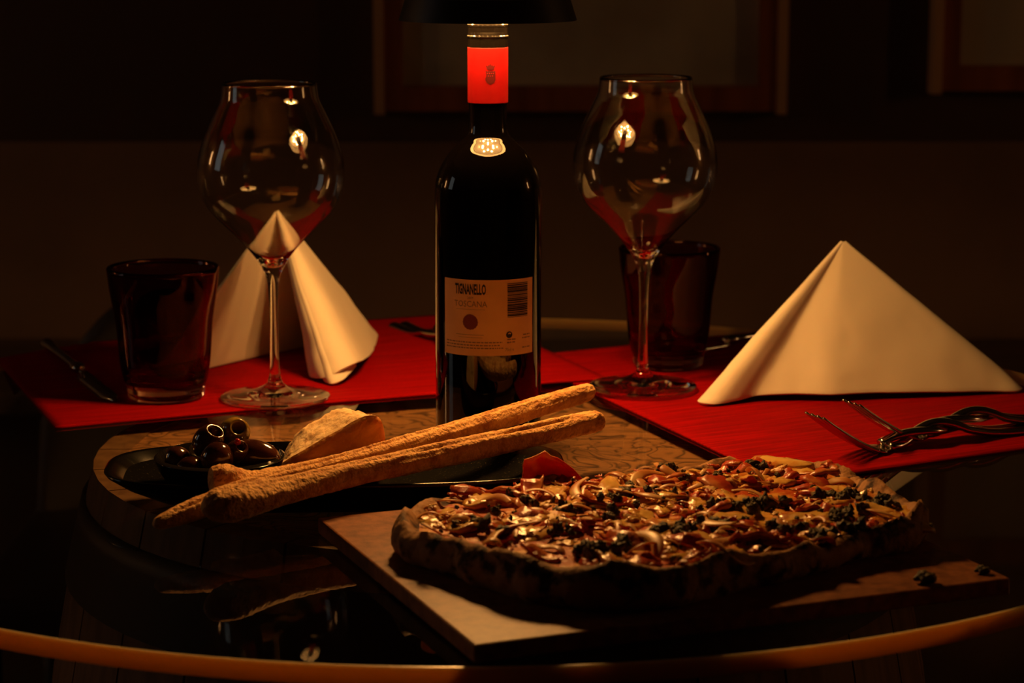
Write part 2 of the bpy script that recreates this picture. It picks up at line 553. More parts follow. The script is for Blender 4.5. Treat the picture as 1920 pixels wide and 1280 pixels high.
def flat_poly(pts, R):
    bm = bmesh.new()
    bm.faces.new([bm.verts.new((x, 0, z)) for x, z in pts])
    bmesh.ops.triangulate(bm, faces=bm.faces[:])
    xs = [p[0] for p in pts]
    for i in range(1, 12):
        xx = min(xs) + (max(xs) - min(xs)) * i / 12
        bmesh.ops.bisect_plane(bm, geom=bm.verts[:] + bm.edges[:] + bm.faces[:], plane_co=(xx, 0, 0), plane_no=(1, 0, 0))
    bm.verts.index_update()
    V = bend([(v.co.x, v.co.z) for v in bm.verts], R)
    F = [tuple(v.index for v in f.verts) for f in bm.faces]
    bm.free()
    return V, F
crest_m = mat('crest_print', (.035, .0006, .0006), .5, spec=.2)
crest_l = mat('crest_dots', (.20, .012, .010), .5, spec=.2)
cxx, RB = .0020, .01437
def pts_off(l, z): return [(cxx + a, z + b) for a, b in l]
shield = pts_off([(-.0034, .0030), (-.0030, .0008), (-.0026, -.0004), (-.0036, -.0022), (-.0036, -.0036), (-.0026, -.0054), (-.0010, -.0062), (0, -.0068), (.0010, -.0062), (.0026, -.0054),
                  (.0036, -.0036), (.0036, -.0022), (.0026, -.0004), (.0030, .0008), (.0034, .0030), (.0020, .0024), (.0012, .0030), (0, .0024), (-.0012, .0030), (-.0020, .0024)], .2605)
crown = pts_off([(-.0024, .0036), (-.0034, .0064), (-.0018, .0058), (-.0014, .0068), (-.0006, .0062), (0, .0078), (.0006, .0062), (.0014, .0068), (.0018, .0058), (.0034, .0064), (.0024, .0036), (0, .0030)], .2608)
cparts = [flat_poly(shield, RB), flat_poly(crown, RB)]
build('crest', *merge(*cparts), crest_m, band, False)
dots = []
for (dx, dz) in ((-.0021, .0012), (-.0007, .0012), (.0007, .0012), (.0021, .0012), (-.0014, -.0006), (0, -.0006), (.0014, -.0006)):
    dots.append(flat_poly([(cxx + dx + .00034 * math.cos(a * math.pi / 4), .2605 + dz + .00034 * math.sin(a * math.pi / 4)) for a in range(8)], RB + .00012))
build('crest_dots', *merge(*dots), crest_l, band, False)

label_m = mat('cream_label_paper', (.92, .62, .32), .7, noise=(60, (.86, .56, .28), 2))
ink = mat('black_ink', (.02, .015, .012), .6)
ink_soft = mat('brown_ink', (.28, .17, .09), .6)
ink_red = mat('dark_red_ink', (.20, .03, .02), .6)
RL = .0382
LX0, LX1, LZ0, LZ1 = -.0352, .0368, .0655, .1195
lab = build('label', *patch(LX0, LX1, LZ0, LZ1, RL, 40), label_m, bottle)
lab['label'] = 'cream back label with printed name and barcode'
def text(body, x, z, h, wscale, m, name='label_text', align='CENTER', bold=0.0):
    cu = bpy.data.curves.new(name, 'FONT')
    cu.body = body; cu.size = 1; cu.align_x = align; cu.resolution_u = 2; cu.offset = bold
    ob = bpy.data.objects.new(name, cu); COL.objects.link(ob)
    dg = bpy.context.evaluated_depsgraph_get(); dg.update()
    me = bpy.data.meshes.new_from_object(ob.evaluated_get(dg))
    vs = [(v.co.x * h / .7 * wscale, v.co.y * h / .7) for v in me.vertices]
    fs = [tuple(p.vertices) for p in me.polygons]
    bpy.data.objects.remove(ob); bpy.data.meshes.remove(me)
    return build(name, bend([(x + a, z + b) for a, b in vs], RL + .00015), fs, m, lab, False)
CXL = -.0128
text('TIGNANELLO', CXL, .1094, .0070, .38, ink, bold=.035)
text('2009', CXL + .0003, .1060, .0016, 1.0, ink_soft)
text('TOSCANA', CXL, .1003, .0043, .86, ink_soft)
text('75cl e', .0158, .0687, .0022, .9, ink_soft)
def bar(x0, x1, z0, z1, m, name='rule_line'):
    return patch(x0, x1, z0, z1, RL + .00015, 6)
build('rule_line', *merge(bar(CXL - .011, CXL + .011, .0984, .0986, ink_soft), bar(CXL - .011, CXL + .010, .0803, .0806, ink_soft), bar(CXL - .009, CXL + .009, .0784, .0786, ink_soft)), ink_soft, lab, False)
sun = [(CXL + .0002 + .0056 * math.cos(a) * (1 + .03 * math.cos(16 * a)), .0895 + .0054 * math.sin(a) * (1 + .03 * math.cos(16 * a))) for a in [2 * math.pi * k / 64 for k in range(64)]]
build('sun_emblem', *flat_poly(sun, RL + .00025), ink_red, lab, False)
z = .0926
bars = []
rb = random.Random(3)
while z < .1166:
    w = rb.choice((.00025, .00025, .0005, .0008, .0011))
    bars.append(bar(.0138 + .0004, .0312, z, min(z + w, .1168), ink))
    z += w + rb.choice((.00022, .0003, .0005))
build('barcode', *merge(*bars), ink, lab, False)
# recycling dot and small print
disc = [(.0155 + .0024 * math.cos(2 * math.pi * k / 28), .0803 + .0024 * math.sin(2 * math.pi * k / 28)) for k in range(28)]
ds = build('recycling_mark', *flat_poly(disc, RL + .00025), ink, lab, False)
arrow = [(.0155 + r * math.cos(a), .0803 + r * math.sin(a)) for r, a in [(.0016, .4), (.0017, 1.0), (.0016, 1.7), (.0012, 2.6), (.0006, 2.4), (.0008, 1.7), (.0008, 1.0), (.0007, .4)]]
build('recycling_arrow', *flat_poly(arrow, RL + .0004), label_m, lab, False)
small = []
for zz, x0, x1 in ((.0747, -.0330, .0105), (.0726, -.0330, .0085), (.0706, -.0330, .0110), (.0765, .0140, .0205), (.0745, .0138, .0200), (.0790, .0270, .0335), (.0768, .0262, .0338), (.0742, .0140, .0165), (.0700, .0262, .0335)):
    x = x0
    while x < x1:
        w = rb.uniform(.0008, .0030)
        small.append(bar(x, min(x + w, x1), zz, zz + .0008, ink_soft)); x += w + .0006
build('small_print', *merge(*small), ink_soft, lab, False)

# ------------------------------------------------------------------ lamp on the bottle
lamp = thing('bottle_lamp', 'black cone table lamp sitting on the wine bottle', 'lamp', (0, 0, .2958))
shade_out = mat('matt_black_shade', (.012, .010, .009), .42)
shade_in = mat('white_shade_lining', (.75, .72, .66), .6)
z0, z1, r0, r1 = .298, .405, .0625, .0290
build('lamp_shade', *lathe(sup([(r0 - .0008, z0), (r0, z0), (r1, z1), (0, z1 + .001), (0, z1), (r1 - .001, z1 - .001)], .0002), 96), shade_out, lamp)
build('shade_lining', *lathe([(r0 - .0009, z0 + .0004), (.0575, .3140)], 96), shade_in, lamp)
build('led_plate', *lathe(sup([(.0140, .3145), (.0560, .3145), (.0560, .3165), (.0140, .3165), (.0140, .3145)], .0002), 64), mat('lit_led_diffuser', (.5, .46, .38), .5, emit=(LED_COLOR, 9.0)), lamp)
build('bottle_plug', *lathe([(0, .2959), (.0100, .2959), (.0125, .3010), (.0138, .3050), (.0138, .3165), (0, .3165)], 40), shade_out, lamp)
led_m = bpy.data.materials.new('led_chip'); led_m.use_nodes = True
nt = led_m.node_tree; nt.nodes.remove(nt.nodes['Principled BSDF'])
em = nt.nodes.new('ShaderNodeEmission'); em.inputs[0].default_value = (*LED_COLOR, 1); em.inputs[1].default_value = LED_POWER
nt.links.new(em.outputs[0], nt.nodes['Material Output'].inputs[0])
for k in range(14):
    a = 2 * math.pi * (k + .5) / 14
    rr = .0360 if k % 2 else .0270
    build('led', *lathe([(.0030, .3144), (.0027, .3132), (.0015, .3126), (0, .3124)], 12, rr * math.cos(a), rr * math.sin(a)), led_m, lamp)

# ------------------------------------------------------------------ wine glasses and tumblers
clear_glass = glass('clear_crystal', (.985, .985, .975))
amber = glass('smoky_plum_glass', (.60, .35, .33))
base_glass = glass('thick_clear_base', (.93, .90, .86))
def lathe_parts(profile, splits, names, mats_, parent, cx, cy, n=96):
    """One closed profile cut into parts that keep the whole surface's normals."""
    V, F = lathe(profile, n, cx, cy)
    me = bpy.data.meshes.new('whole'); me.from_pydata(V, [], [q[::-1] for q in F])
    me.polygons.foreach_set('use_smooth', [True] * len(F)); me.update()
    nrm = [v.normal.copy() for v in me.vertices]
    bpy.data.meshes.remove(me)
    for nm, m, (a, b) in zip(names, mats_, splits):
        v2, f2 = lathe(profile[a:b + 1], n, cx, cy)
        f2 = [q[::-1] for q in f2]
        start = sum(1 if r <= 1e-7 else n for r, z in profile[:a])
        o = build(nm, v2, f2, m, parent, fix=False)
        o.data.normals_split_custom_set_from_vertices([nrm[start + i] for i in range(len(v2))])
def wine_glass(cx, cy, z, label):
    t = thing('wine_glass', label, 'glass', (cx, cy, z))
    outer = [(.0357, .2430), (.0361, .2385), (.0373, .2310), (.0408, .2235), (.0449, .2147), (.0490, .2060), (.0521, .1973), (.0545, .1890), (.0558, .1803), (.0560, .1730), (.0553, .1660), (.0533, .1574),
             (.0503, .1515), (.0464, .1460), (.0410, .1402), (.0351, .1345), (.0290, .1285), (.0237, .1229), (.0172, .1155), (.0118, .1083)]
    outer = catmull(outer, 44)
    stem = catmull([(.0118, .1083), (.0074, .1007), (.0050, .0940), (.0040, .0870), (.0034, .0740), (.0032, .0595), (.0033, .0400), (.0036, .0270), (.0045, .0175)], 24)
    foot = catmull([(.0045, .0175), (.0065, .0125), (.0110, .0092), (.0200, .0060), (.0330, .0036), (.0415, .0024), (.0422, .0015), (.0416, .0004)], 24) + [(.025, .0006), (.012, .0012), (0, .0014)]
    inner = []
    for i, (r, zz) in enumerate(outer):
        if zz > .1150: inner.append((r - .0011, zz))
    bowl_in = [(0, .1040), (.0030, .1046), (.0062, .1068), (.0098, .1098), (.0128, .1124)] + inner[::-1]
    rim = [(.0353, .2437)]
    prof = bowl_in + rim + outer + stem[1:] + foot[1:]
    prof = [(r, zz + z) for r, zz in prof]
    nb = len(bowl_in) + 1 + len(outer) - 1
    ns = nb + len(stem) - 1
    lathe_parts(prof, [(0, nb), (nb, ns), (ns, len(prof) - 1)], ['bowl', 'stem', 'foot'], [clear_glass] * 3, t, cx, cy)
wine_glass(-.1665, .1185, MZ + .0002, 'clear wine glass with wide bowl left of the bottle')
wine_glass(.1200, .1500, MZ + .0024, 'clear wine glass with wide bowl right of the bottle')
def tumbler(cx, cy, z, s, label):
    t = thing('tumbler', label, 'glass', (cx, cy, z))
    outer = catmull([(.0430, .1020), (.0418, .0900), (.0404, .0800), (.0385, .0690), (.0370, .0583), (.0360, .0450), (.0347, .0294), (.0325, .0170), (.0303, .0100)], 30)
    base = [(.0303, .0100), (.0298, .0060), (.0296, .0030), (.0285, .0008), (.0260, 0), (.018, .0010), (0, .0016)]
    inner = [(0, .0130), (.015, .0132), (.0245, .0145), (.0285, .0185), (.0310, .0250)] + [(r - .0026, zz) for r, zz in outer if zz > .030][::-1]
    rim = [(.0412, .1030), (.0422, .1030)]
    prof = [(r * s, zz * s + z) for r, zz in inner + rim + outer + base[1:]]
    nb = len(inner) + 2 + len(outer) - 1
    lathe_parts(prof, [(0, nb), (nb, len(prof) - 1)], ['body', 'base'], [amber, base_glass], t, cx, cy, 80)
tumbler(-.2513, .1215, MZ + .0002, 1.0, 'dark plum glass tumbler on the left placemat beside the knife')
tumbler(.1465, .2480, MZ + .0002, .97, 'dark plum glass tumbler behind the right wine glass')

# ------------------------------------------------------------------ napkins
cloth = mat('cream_linen', (.74, .66, .53), .9, spec=.1, sheen=.15, bump=(900, .12, .0006), sss=.15, sss_scale=.003)
def cone_cloth(name, ctrl, apex, parent, n=90, rows=34, thick=.0028, sag=0.0):
    base = catmull(ctrl, n)
    V, F = [], []
    for j in range(rows + 1):
        s = .992 * j / rows
        for i in range(n):
            b = base[i]
            k = 1 - s
            x = b[0] * k + apex[0] * s; y = b[1] * k + apex[1] * s; z = b[2] * k + apex[2] * s
            w = .0034 * fbm(x + 3.1, y, z * .6, 17) * (1 - s)
            V.append((x + w, y + w - sag * math.sin(math.pi * s), z))
    for j in range(rows):
        for i in range(n - 1):
            a = j * n + i
            F.append((a, a + 1, a + n + 1, a + n))
    o = build(name, V, F, cloth, parent)
    sd = o.modifiers.new('thickness', 'SOLIDIFY'); sd.thickness = thick; sd.offset = 0; sd.use_even_offset = False
    bv = o.modifiers.new('soft_hem', 'BEVEL'); bv.width = .0008; bv.segments = 2; bv.limit_method = 'ANGLE'
    return o
z = MZ + .0016
nr = thing('napkin', 'cream napkin folded into a broad triangle on the right placemat', 'napkin', (.285, .15, MZ))
P = (.2775, .168, .1180)
cone_cloth('cloth_front', [(.330, .270, z), (.250, .195, z), (.185, .125, z), (.162, .101, z), (.1585, .0945, z), (.163, .0885, z), (.172, .0890, z), (.186, .0965, z + .001), (.206, .1085, z + .003), (.232, .1085, z + .004), (.258, .1075, z + .004),
           (.285, .1120, z + .004), (.335, .122, z + .003), (.385, .132, z + .001), (.407, .1365, z), (.4165, .142, z), (.4175, .1485, z), (.410, .154, z), (.392, .160, z), (.365, .19, z)], P, nr, 120, 36, .0030)
nl = thing('napkin', 'cream napkin standing like an open tent behind the left wine glass', 'napkin', (-.17, .28, MZ))
P = (-.176, .252, .1320)
cone_cloth('cloth_outer', [(-.272, .180, z), (-.252, .206, z), (-.230, .240, z), (-.200, .283, z), (-.172, .321, z), (-.135, .366, z), (-.112, .388, z), (-.1035, .385, z), (-.1020, .360, z), (-.104, .285, z + .001),
           (-.105, .220, z + .009), (-.109, .187, z + .013), (-.118, .173, z + .011), (-.130, .171, z + .005), (-.141, .187, z + .001), (-.149, .235, z), (-.151, .285, z), (-.143, .330, z)], P, nl, 130, 36, .0026)
cone_cloth('cloth_inner', [(-.114, .300, z), (-.111, .235, z + .004), (-.1125, .190, z + .006), (-.119, .171, z + .002), (-.128, .166, z), (-.134, .182, z + .001), (-.127, .200, z + .003), (-.131, .225, z + .001), (-.139, .290, z)], P, nl, 60, 30, .0022)

# ------------------------------------------------------------------ cutlery
steel = mat('polished_steel', (.62, .58, .52), .16, 1)
def axes(d):
    d = Vector((d[0], d[1], 0)).normalized()
    return d, Vector((-d.y, d.x, 0))
def fork(label, head, d, zoff, group=None, roll=0):
    """head: where the tines begin; d: direction from handle to tines."""
    ax, nx = axes(d)
    h = Vector((head[0], head[1], zoff))
    t = thing('fork', label, 'fork', (head[0], head[1], zoff), group)
    def w(a, b, c): return h + ax * a + nx * b + Vector((0, 0, c))
    zc = lambda s: .0022 + .010 * math.exp(-((s + .055) / .035) ** 2)
    for sg in (1, -1):
        pts, rad = [], []
        for i in range(60):
            s = -.150 + .141 * i / 59
            ph = 0 if s < -.078 else (s + .078) / .069 * 2 * math.pi
            wd = .0052 if s < -.078 else .0052 - .0006 * math.sin(ph / 2)
            pts.append(w(s, sg * wd * math.cos(ph), zc(s) + .0030 * sg * math.sin(ph)))
            rad.append(.0046 if s > -.11 else .0046 + .0016 * (-.11 - s) / .04)
        build('handle_strand', *tube(pts, rad, 10, .62), steel, t)
    V, F = [], []
    nsx, nsy = 10, 8
    for lay in (0, 1):
        for i in range(nsx + 1):
            s = -.014 + .018 * i / nsx
            hw = .0055 + .0070 * min(1, (i / nsx) * 1.4) ** 1.2
            for j in range(nsy + 1):
                v = 2 * j / nsy - 1
                V.append(w(s, v * hw, .0026 - .0012 * (1 - v * v) + .35 * max(0, s) - lay * .0016))
    L = (nsx + 1) * (nsy + 1); W = nsy + 1
    for i in range(nsx):
        for j in range(nsy):
            a = i * W + j
            F.append((a, a + W, a + W + 1, a + 1)); F.append((L + a, L + a + 1, L + a + W + 1, L + a + W))
    for i in range(nsx):
        F.append((i * W, L + i * W, L + (i + 1) * W, (i + 1) * W)); b = i * W + nsy
        F.append((b, b + W, L + b + W, L + b))
    for j in range(nsy):
        F.append((j, j + 1, L + j + 1, L + j)); b = nsx * W + j
        F.append((b, L + b, L + b + 1, b + 1))
    build('head', V, F, steel, t)
    for k in range(4):
        b0 = (-1.5 + k) * .0064
        pts, rad = [], []
        for i in range(16):
            u = i / 15
            s = .002 + .050 * u
            pts.append(w(s, b0 * (1 + .06 * u), .0024 + .029 * u ** 1.25))
            rad.append(.0028 * (1 - .55 * u))
        build('tine', *tube(pts, rad, 8, .75), steel, t)
fd = (-.88, -.475)
fork('nearer of two twisted-handle forks on the right placemat', (.270, -.060), fd, MZ)
fork('farther of two twisted-handle forks, nested behind the first on the right placemat', (.300, -.0335), (-.90, -.45), MZ + .003)
fork('fork with twisted handle at the back of the left placemat behind the bottle', (-.022, .292), (.42, -.91), MZ)
def knife(label, tip, d, zoff):
    ax, nx = axes(d)
    h = Vector((tip[0], tip[1], zoff))
    t = thing('table_knife', label, 'knife', (tip[0], tip[1], zoff))
    def w(a, b, c): return h + ax * a + nx * b + Vector((0, 0, c))
    V, F = [], []
    N = 26
    for i in range(N + 1):
        u = i / N; s = -.115 * u
        edge = -.010 * min(1, (u / .16)) ** .5 if u < .8 else -.010 + .006 * (u - .8) / .2
        back = .004 * min(1, u / .12) ** .5
        for b, c in ((edge, .0004), ((edge + back) / 2, .0018), (back, .0026), (back, .0002)):
            V.append(w(s, b, c))
    for i in range(N):
        for j in range(4):
            j2 = (j + 1) % 4
            F.append((i * 4 + j, i * 4 + j2, i * 4 + 4 + j2, i * 4 + 4 + j))
    F += [(3, 2, 1, 0), (N * 4, N * 4 + 1, N * 4 + 2, N * 4 + 3)]
    build('blade', V, F, steel, t)
    pts = [w(-.112 - .125 * i / 30, -.002, .0050) for i in range(31)]
    rad = [.0042 if i > 5 else .0042 + .0022 * math.sin(math.pi * i / 5) for i in range(31)]
    for i in range(22, 31): rad[i] += .0022 * (i - 22) / 8
    build('handle', *tube(pts, rad, 12, .7), steel, t)
knife('steel table knife lying beside the left tumbler', (-.288, .108), (.40, -.92), MZ)
knife('steel table knife behind the right tumbler and triangular napkin', (.118, .262), (-.75, -.66), MZ)

# ------------------------------------------------------------------ plate, olive bowl, olives
plate_m = mat('black_stoneware', (.0016, .0014, .0012), .8, spec=.02, noise=(700, (.10, .085, .05), 1), range=(.66, .84), bump=(600, .5, .00012))
def superring(a, b, p, n):
    out = []
    for k in range(n):
        t = 2 * math.pi * k / n
        c, s = math.cos(t), math.sin(t)
        out.append((a * math.copysign(abs(c) ** (2 / p), c), b * math.copysign(abs(s) ** (2 / p), s)))
    return out
plate = thing('serving_plate', 'long black oval plate with olives, bread and breadsticks', 'plate', (-.097, -.176, 0))
prows = [(0, .0065), (.4, .0065), (.62, .0070), (.80, .0100), (.93, .0165), (.985, .0215), (1.0, .0225), (1.012, .0218), (1.0, .0195), (.92, .0120), (.80, .0045), (.72, .0005), (.70, 0), (.3, 0), (0, 0)]
V, F = [], []
N = 120
ca, sa = math.cos(math.radians(3.5)), math.sin(math.radians(3.5))
for q, zz in prows:
    for (x, y) in superring(.146 * max(q, .001), .061 * max(q, .001), 3.2, N):
        V.append((-.097 + x * ca - y * sa, -.176 + x * sa + y * ca, zz))
well, rimf = [], []
for i in range(len(prows) - 1):
    for k in range(N):
        k2 = (k + 1) % N
        (well if i < 4 else rimf).append((i * N + k, i * N + k2, (i + 1) * N + k2, (i + 1) * N + k))
def part_of(V, F):
    ids = sorted({i for f in F for i in f}); mp = {i: k for k, i in enumerate(ids)}
    return [V[i] for i in ids], [tuple(mp[i] for i in f) for f in F]
build('rim', *part_of(V, rimf), mat('black_glazed_rim', (.003, .0027, .0024), .16, spec=.4), plate)['label'] = 'smooth shiny rim and underside'
build('well', *part_of(V, well), plate_m, plate)['label'] = 'rough speckled inner surface'

gloss_black = mat('black_glazed_bowl', (.010, .009, .008), .08, spec=.6)
bowlt = thing('olive_bowl', 'small black glazed bowl of olives on the plate', 'bowl', (-.170, -.192, .0074))
bp = catmull([(.0215, 0), (.0290, .004), (.0370, .012), (.0412, .0212), (.0418, .0226)], 14)
prof = [(0, .0074)] + [(r, zz + .0074) for r, zz in bp] + [(.0410, .0300)] + [(max(r - .0022, 0), zz + .0092) for r, zz in bp[:-1][::-1]] + [(0, .0092)]
build('bowl_shell', *lathe(prof, 72, -.170, -.192), gloss_black, bowlt)
olive_dark = mat('dark_olive_skin', (.035, .010, .005), .12, spec=.6, coat=.5, noise=(60, (.075, .022, .008), 3))
olive_green = mat('green_olive_skin', (.34, .21, .03), .16, spec=.6, coat=.4, noise=(50, (.13, .075, .015), 3))
def olive(label, c, r, ln, d, m, hole=True):
    t = thing("olive", label, "olive", c, "olives in the black bowl")
    prof = []
    for i in range(19):
        a = math.pi * i / 18
        prof.append([r * math.sin(a), -ln * math.cos(a)])
    if hole:
        prof = [p for p in prof if not (p[1] > ln * .80)]
        rr, zz = prof[-1]
        prof += [[rr * .90, zz + ln * .05], [rr * .72, zz + ln * .03], [rr * .60, zz - ln * .08], [rr * .50, zz - ln * .5], [0, zz - ln * .7]]
    V, F = lathe([(max(a, 0), b) for a, b in prof], 28)
    q = Vector((0, 0, 1)).rotation_difference(Vector(d).normalized())
    V2 = []
    for v in V:
        v = Vector(v)
        v *= 1 + .035 * fbm(v.x + c[0] * 9, v.y, v.z, 90)
        V2.append(Vector(c) + q @ v)
    build('flesh', V2, F, m, t)
    return t
olive('green pitted olive on top of the olive heap', (-.161, -.184, .0440), .0098, .0112, (.35, -.8, .5), olive_green)
olive('dark olive with open pit hole at the heap top left of the green one', (-.1765, -.193, .0395), .0105, .0125, (.45, -.35, .8), olive_dark)
olive('glossy dark olive at the front middle of the heap', (-.1690, -.212, .0325), .0105, .0125, (.2, -.5, .6), olive_dark, False)
olive('long dark olive lying at the right end of the bowl', (-.1465, -.198, .0320), .0100, .0165, (.9, -.2, -.15), olive_dark, False)
olive('dark olive low at the left end of the bowl', (-.1965, -.191, .0265), .0088, .0105, (-.3, -.3, .7), olive_dark, False)
olive('dark olive sunk at the left front of the bowl', (-.1870, -.209, .0250), .0088, .0100, (.5, -.5, .5), olive_dark, False)
olive('dark olive at the back of the bowl under the green one', (-.158, -.176, .0275), .0100, .0120, (.2, .5, .4), olive_dark, False)
olive('small dark olive wedged between the heap front and the right-end olive', (-.1575, -.204, .0360), .0072, .0085, (.5, -.6, .6), olive_dark, True)
pv, pf = ico(2)
pc = thing('peppercorn', 'tiny red peppercorn on the olive heap', 'peppercorn', (-.1563, -.2095, .0435))
build('corn', [Vector((-.1563, -.2095, .0435)) + v * .0022 * (1 + .2 * fbm(v.x, v.y, v.z, 3)) for v in pv], pf, mat('red_peppercorn', (.45, .02, .02), .25), pc)

# ------------------------------------------------------------------ bread and breadsticks
crumb_m = mat('bread_crumb', (.80, .58, .30), .8, noise=(120, (.68, .44, .20), 3), bump=(170, .8, .002), sss=.25, sss_scale=.006)
crust_m = mat('bread_crust', (.80, .36, .09), .42, noise=(45, (.60, .22, .04), 4), bump=(330, .6, .0016), sss=.35, sss_scale=.008)
bread = thing('bread_slice', 'wedge of crusty white bread standing between bowl and bottle', 'bread', (-.10, -.16, .0075))
def bx(px): return -.1349 + (px - 522) * (.0621 / 178)
def bzz(py, d=0): return .0201 + (868 - py) * (.033 / 93)
Fp = [(520, 870), (545, 853), (575, 836), (605, 818), (640, 799), (668, 782), (690, 774), (708, 775), (718, 788), (723, 815), (724, 850), (718, 885), (690, 896), (640, 900), (590, 898), (545, 890)]
Bp = [(525, 868), (532, 846), (545, 822), (562, 802), (600, 781), (632, 766), (655, 764), (676, 774), (696, 790), (706, 815), (708, 850), (704, 885), (680, 896), (635, 900), (590, 898), (548, 890)]
NB = 112
def closed(pts):
    out = catmull(pts + [pts[0]], NB + 1)[:NB]
    return out
Fc = [(bx(a), max(bzz(b), .0075)) for a, b in closed(Fp)]; Bc = [(bx(a) - .002, max(bzz(b) - .0070, .0075)) for a, b in closed(Bp)]
yf, yb = -.178, -.142
rings = []
def ring_from(c, k, y):
    mx = sum(p[0] for p in c) / NB; mz = sum(p[1] for p in c) / NB
    return [(mx + (p[0] - mx) * k, y, mz + (p[1] - mz) * k) for p in c]
for k, dy in ((.25, -.0045), (.55, -.0040), (.80, -.0028), (.93, -.0012)): rings.append(ring_from(Fc, k, yf + dy))
NL = 12
for i in range(NL + 1):
    u = i / NL
    rings.append([(Fc[k][0] * (1 - u) + Bc[k][0] * u, yf * (1 - u) + yb * u, Fc[k][1] * (1 - u) + Bc[k][1] * u) for k in range(NB)])
for k in (.93, .7, .35): rings.append(ring_from(Bc, k, yb + .002))
V, F, MI = [], [], []
topn = int(NB * 7.2 / 16)
for ri, rg in enumerate(rings):
    for k, p in enumerate(rg):
        v = Vector(p)
        if 5 <= ri <= 4 + NL and k < topn:
            d = .0012 * fbm(p[0], p[1], p[2], 90) + .0007 * fbm(p[0] + 5, p[1], p[2], 420)
            v.z += d; v.x -= d * .6
        else:
            v += Vector((0, -1, 0)) * .0007 * fbm(p[0], p[1], p[2], 160)
        V.append(v)
for i in range(len(rings) - 1):
    for k in range(NB):
        k2 = (k + 1) % NB
        F.append((i * NB + k, i * NB + k2, (i + 1) * NB + k2, (i + 1) * NB + k))
        MI.append(i >= 4 and i < 4 + NL and k < topn or i >= 4 + NL)
F.append(tuple(range(NB - 1, -1, -1))); MI.append(False)
F.append(tuple((len(rings) - 1) * NB + k for k in range(NB))); MI.append(True)
crumbF = [f for f, c in zip(F, MI) if c]; crustF = [f for f, c in zip(F, MI) if not c]
def sub(V, F):
    ids = sorted({i for f in F for i in f}); mp = {i: k for k, i in enumerate(ids)}
    return [V[i] for i in ids], [tuple(mp[i] for i in f) for f in F]
build('crust', *sub(V, crustF), crust_m, bread)['label'] = 'golden brown crust'
build('crumb', *sub(V, crumbF), crumb_m, bread)['label'] = 'pale torn crumb'

stick_m = mat('baked_breadstick', (.82, .46, .16), .75, noise=(110, (.46, .18, .05), 6), range=(.42, .72), bump=(420, 1.0, .0022), spec=.25)
def breadstick(label, ctrl, radii, seam_a, seed, lead=30):
    NSK = 230
    def at(c, u, big=1200):
        i = u * (big - 1); k = min(int(i), big - 2)
        return tuple(a + (b - a) * (i - k) for a, b in zip(c[k], c[k + 1]))
    us = [.5 - .5 * math.cos(math.pi * i / (NSK - 1)) for i in range(NSK)]
    us = [.65 * u + .35 * i / (NSK - 1) for i, u in enumerate(us)]
    c1, c2 = catmull(ctrl, 1200), catmull([(r,) for r in radii], 1200)
    pts = [at(c1, u) for u in us]
    rad = [at(c2, u)[0] for u in us]
    t = thing('breadstick', label, 'breadstick', ctrl[0], 'breadsticks across the plate')
    def shape(i, a):
        u = us[i]
        p = pts[i]
        k = 1 + .13 * fbm(u * 5 + seed, 1.3 * math.cos(a), 1.3 * math.sin(a), 1)
        k += .06 * fbm(p[0] + .008 * math.cos(a), seed + p[1] + .008 * math.sin(a), p[2], 330)
        for sa_, dp in seam_a:
            d = (a - sa_ - .9 * math.sin(5 * u + seed) * .25 + math.pi) % (2 * math.pi) - math.pi
            k -= dp * math.exp(-(d / .14) ** 2) * (.55 + .9 * max(0, fbm(u * 9 + sa_, seed, 0, 1) + .3)) * min(1, 8 * min(u, 1 - u))
        e = min(u * lead, (1 - u) * 55)
        return k * (math.sqrt(max(0, 1 - (1 - min(e, 1)) ** 2)) * .97 + .03)
    build('crust', *tube(pts, rad, 56, 1.0, shape), stick_m, t)
breadstick('front breadstick with bulbous left end, lying across the plate rim', [(-.163, -.326, .0310), (-.140, -.303, .0300), (-.087, -.250, .0310), (-.026, -.200, .0335), (.031, -.152, .0350), (.0775, -.115, .0365)],
           [.0086, .0114, .0086, .0080, .0080, .0080, .0078, .0074], [(1.25, .26), (2.2, .12)], 1.3, 12)
breadstick('rear breadstick with thin left tip, its right end raised beside the bottle', [(-.1935, -.318, .0185), (-.163, -.287, .0240), (-.132, -.255, .0280), (-.051, -.183, .0345), (.013, -.118, .0395), (.0735, -.056, .0450)],
           [.0040, .0066, .0074, .0070, .0068, .0072, .0070, .0064], [(1.2, .26), (2.0, .20)], 4.1)
breadstick('short knobbly breadstick in front of the olive bowl', [(-.1680, -.2600, .0305), (-.1580, -.2560, .0300), (-.1420, -.2450, .0265), (-.1210, -.2230, .0245), (-.102, -.190, .0195), (-.082, -.164, .0165)],
           [.0080, .0098, .0070, .0078, .0084, .0070], [(1.0, .10)], 7.7)

# ------------------------------------------------------------------ serving board
board_m = mat('toasted_wood_board', (.30, .115, .045), .42, noise=(150, (.15, .055, .022), 6), stretch=(1, 1, 1), range=(.35, .68), bump=(800, .5, .0002), spec=.22)
A_, B_, C_ = Vector((-.101, -.273, 0)), Vector((-.002, -.520, 0)), Vector((.292, -.402, 0))
D_ = A_ + C_ - B_
V = [Vector((p.x, p.y, z)) for z in (.0012, .0110) for p in (A_, B_, C_, D_)]
board = build('serving_board', V, [(0, 3, 2, 1), (4, 5, 6, 7), (0, 1, 5, 4), (1, 2, 6, 5), (2, 3, 7, 6), (3, 0, 4, 7)], board_m, smooth=False, base=(.0955, -.3375, .0012))
bevel(board, .0012, 2)
tag(board, 'flat brown wooden board under the pizza', 'board')
BZ = .0110

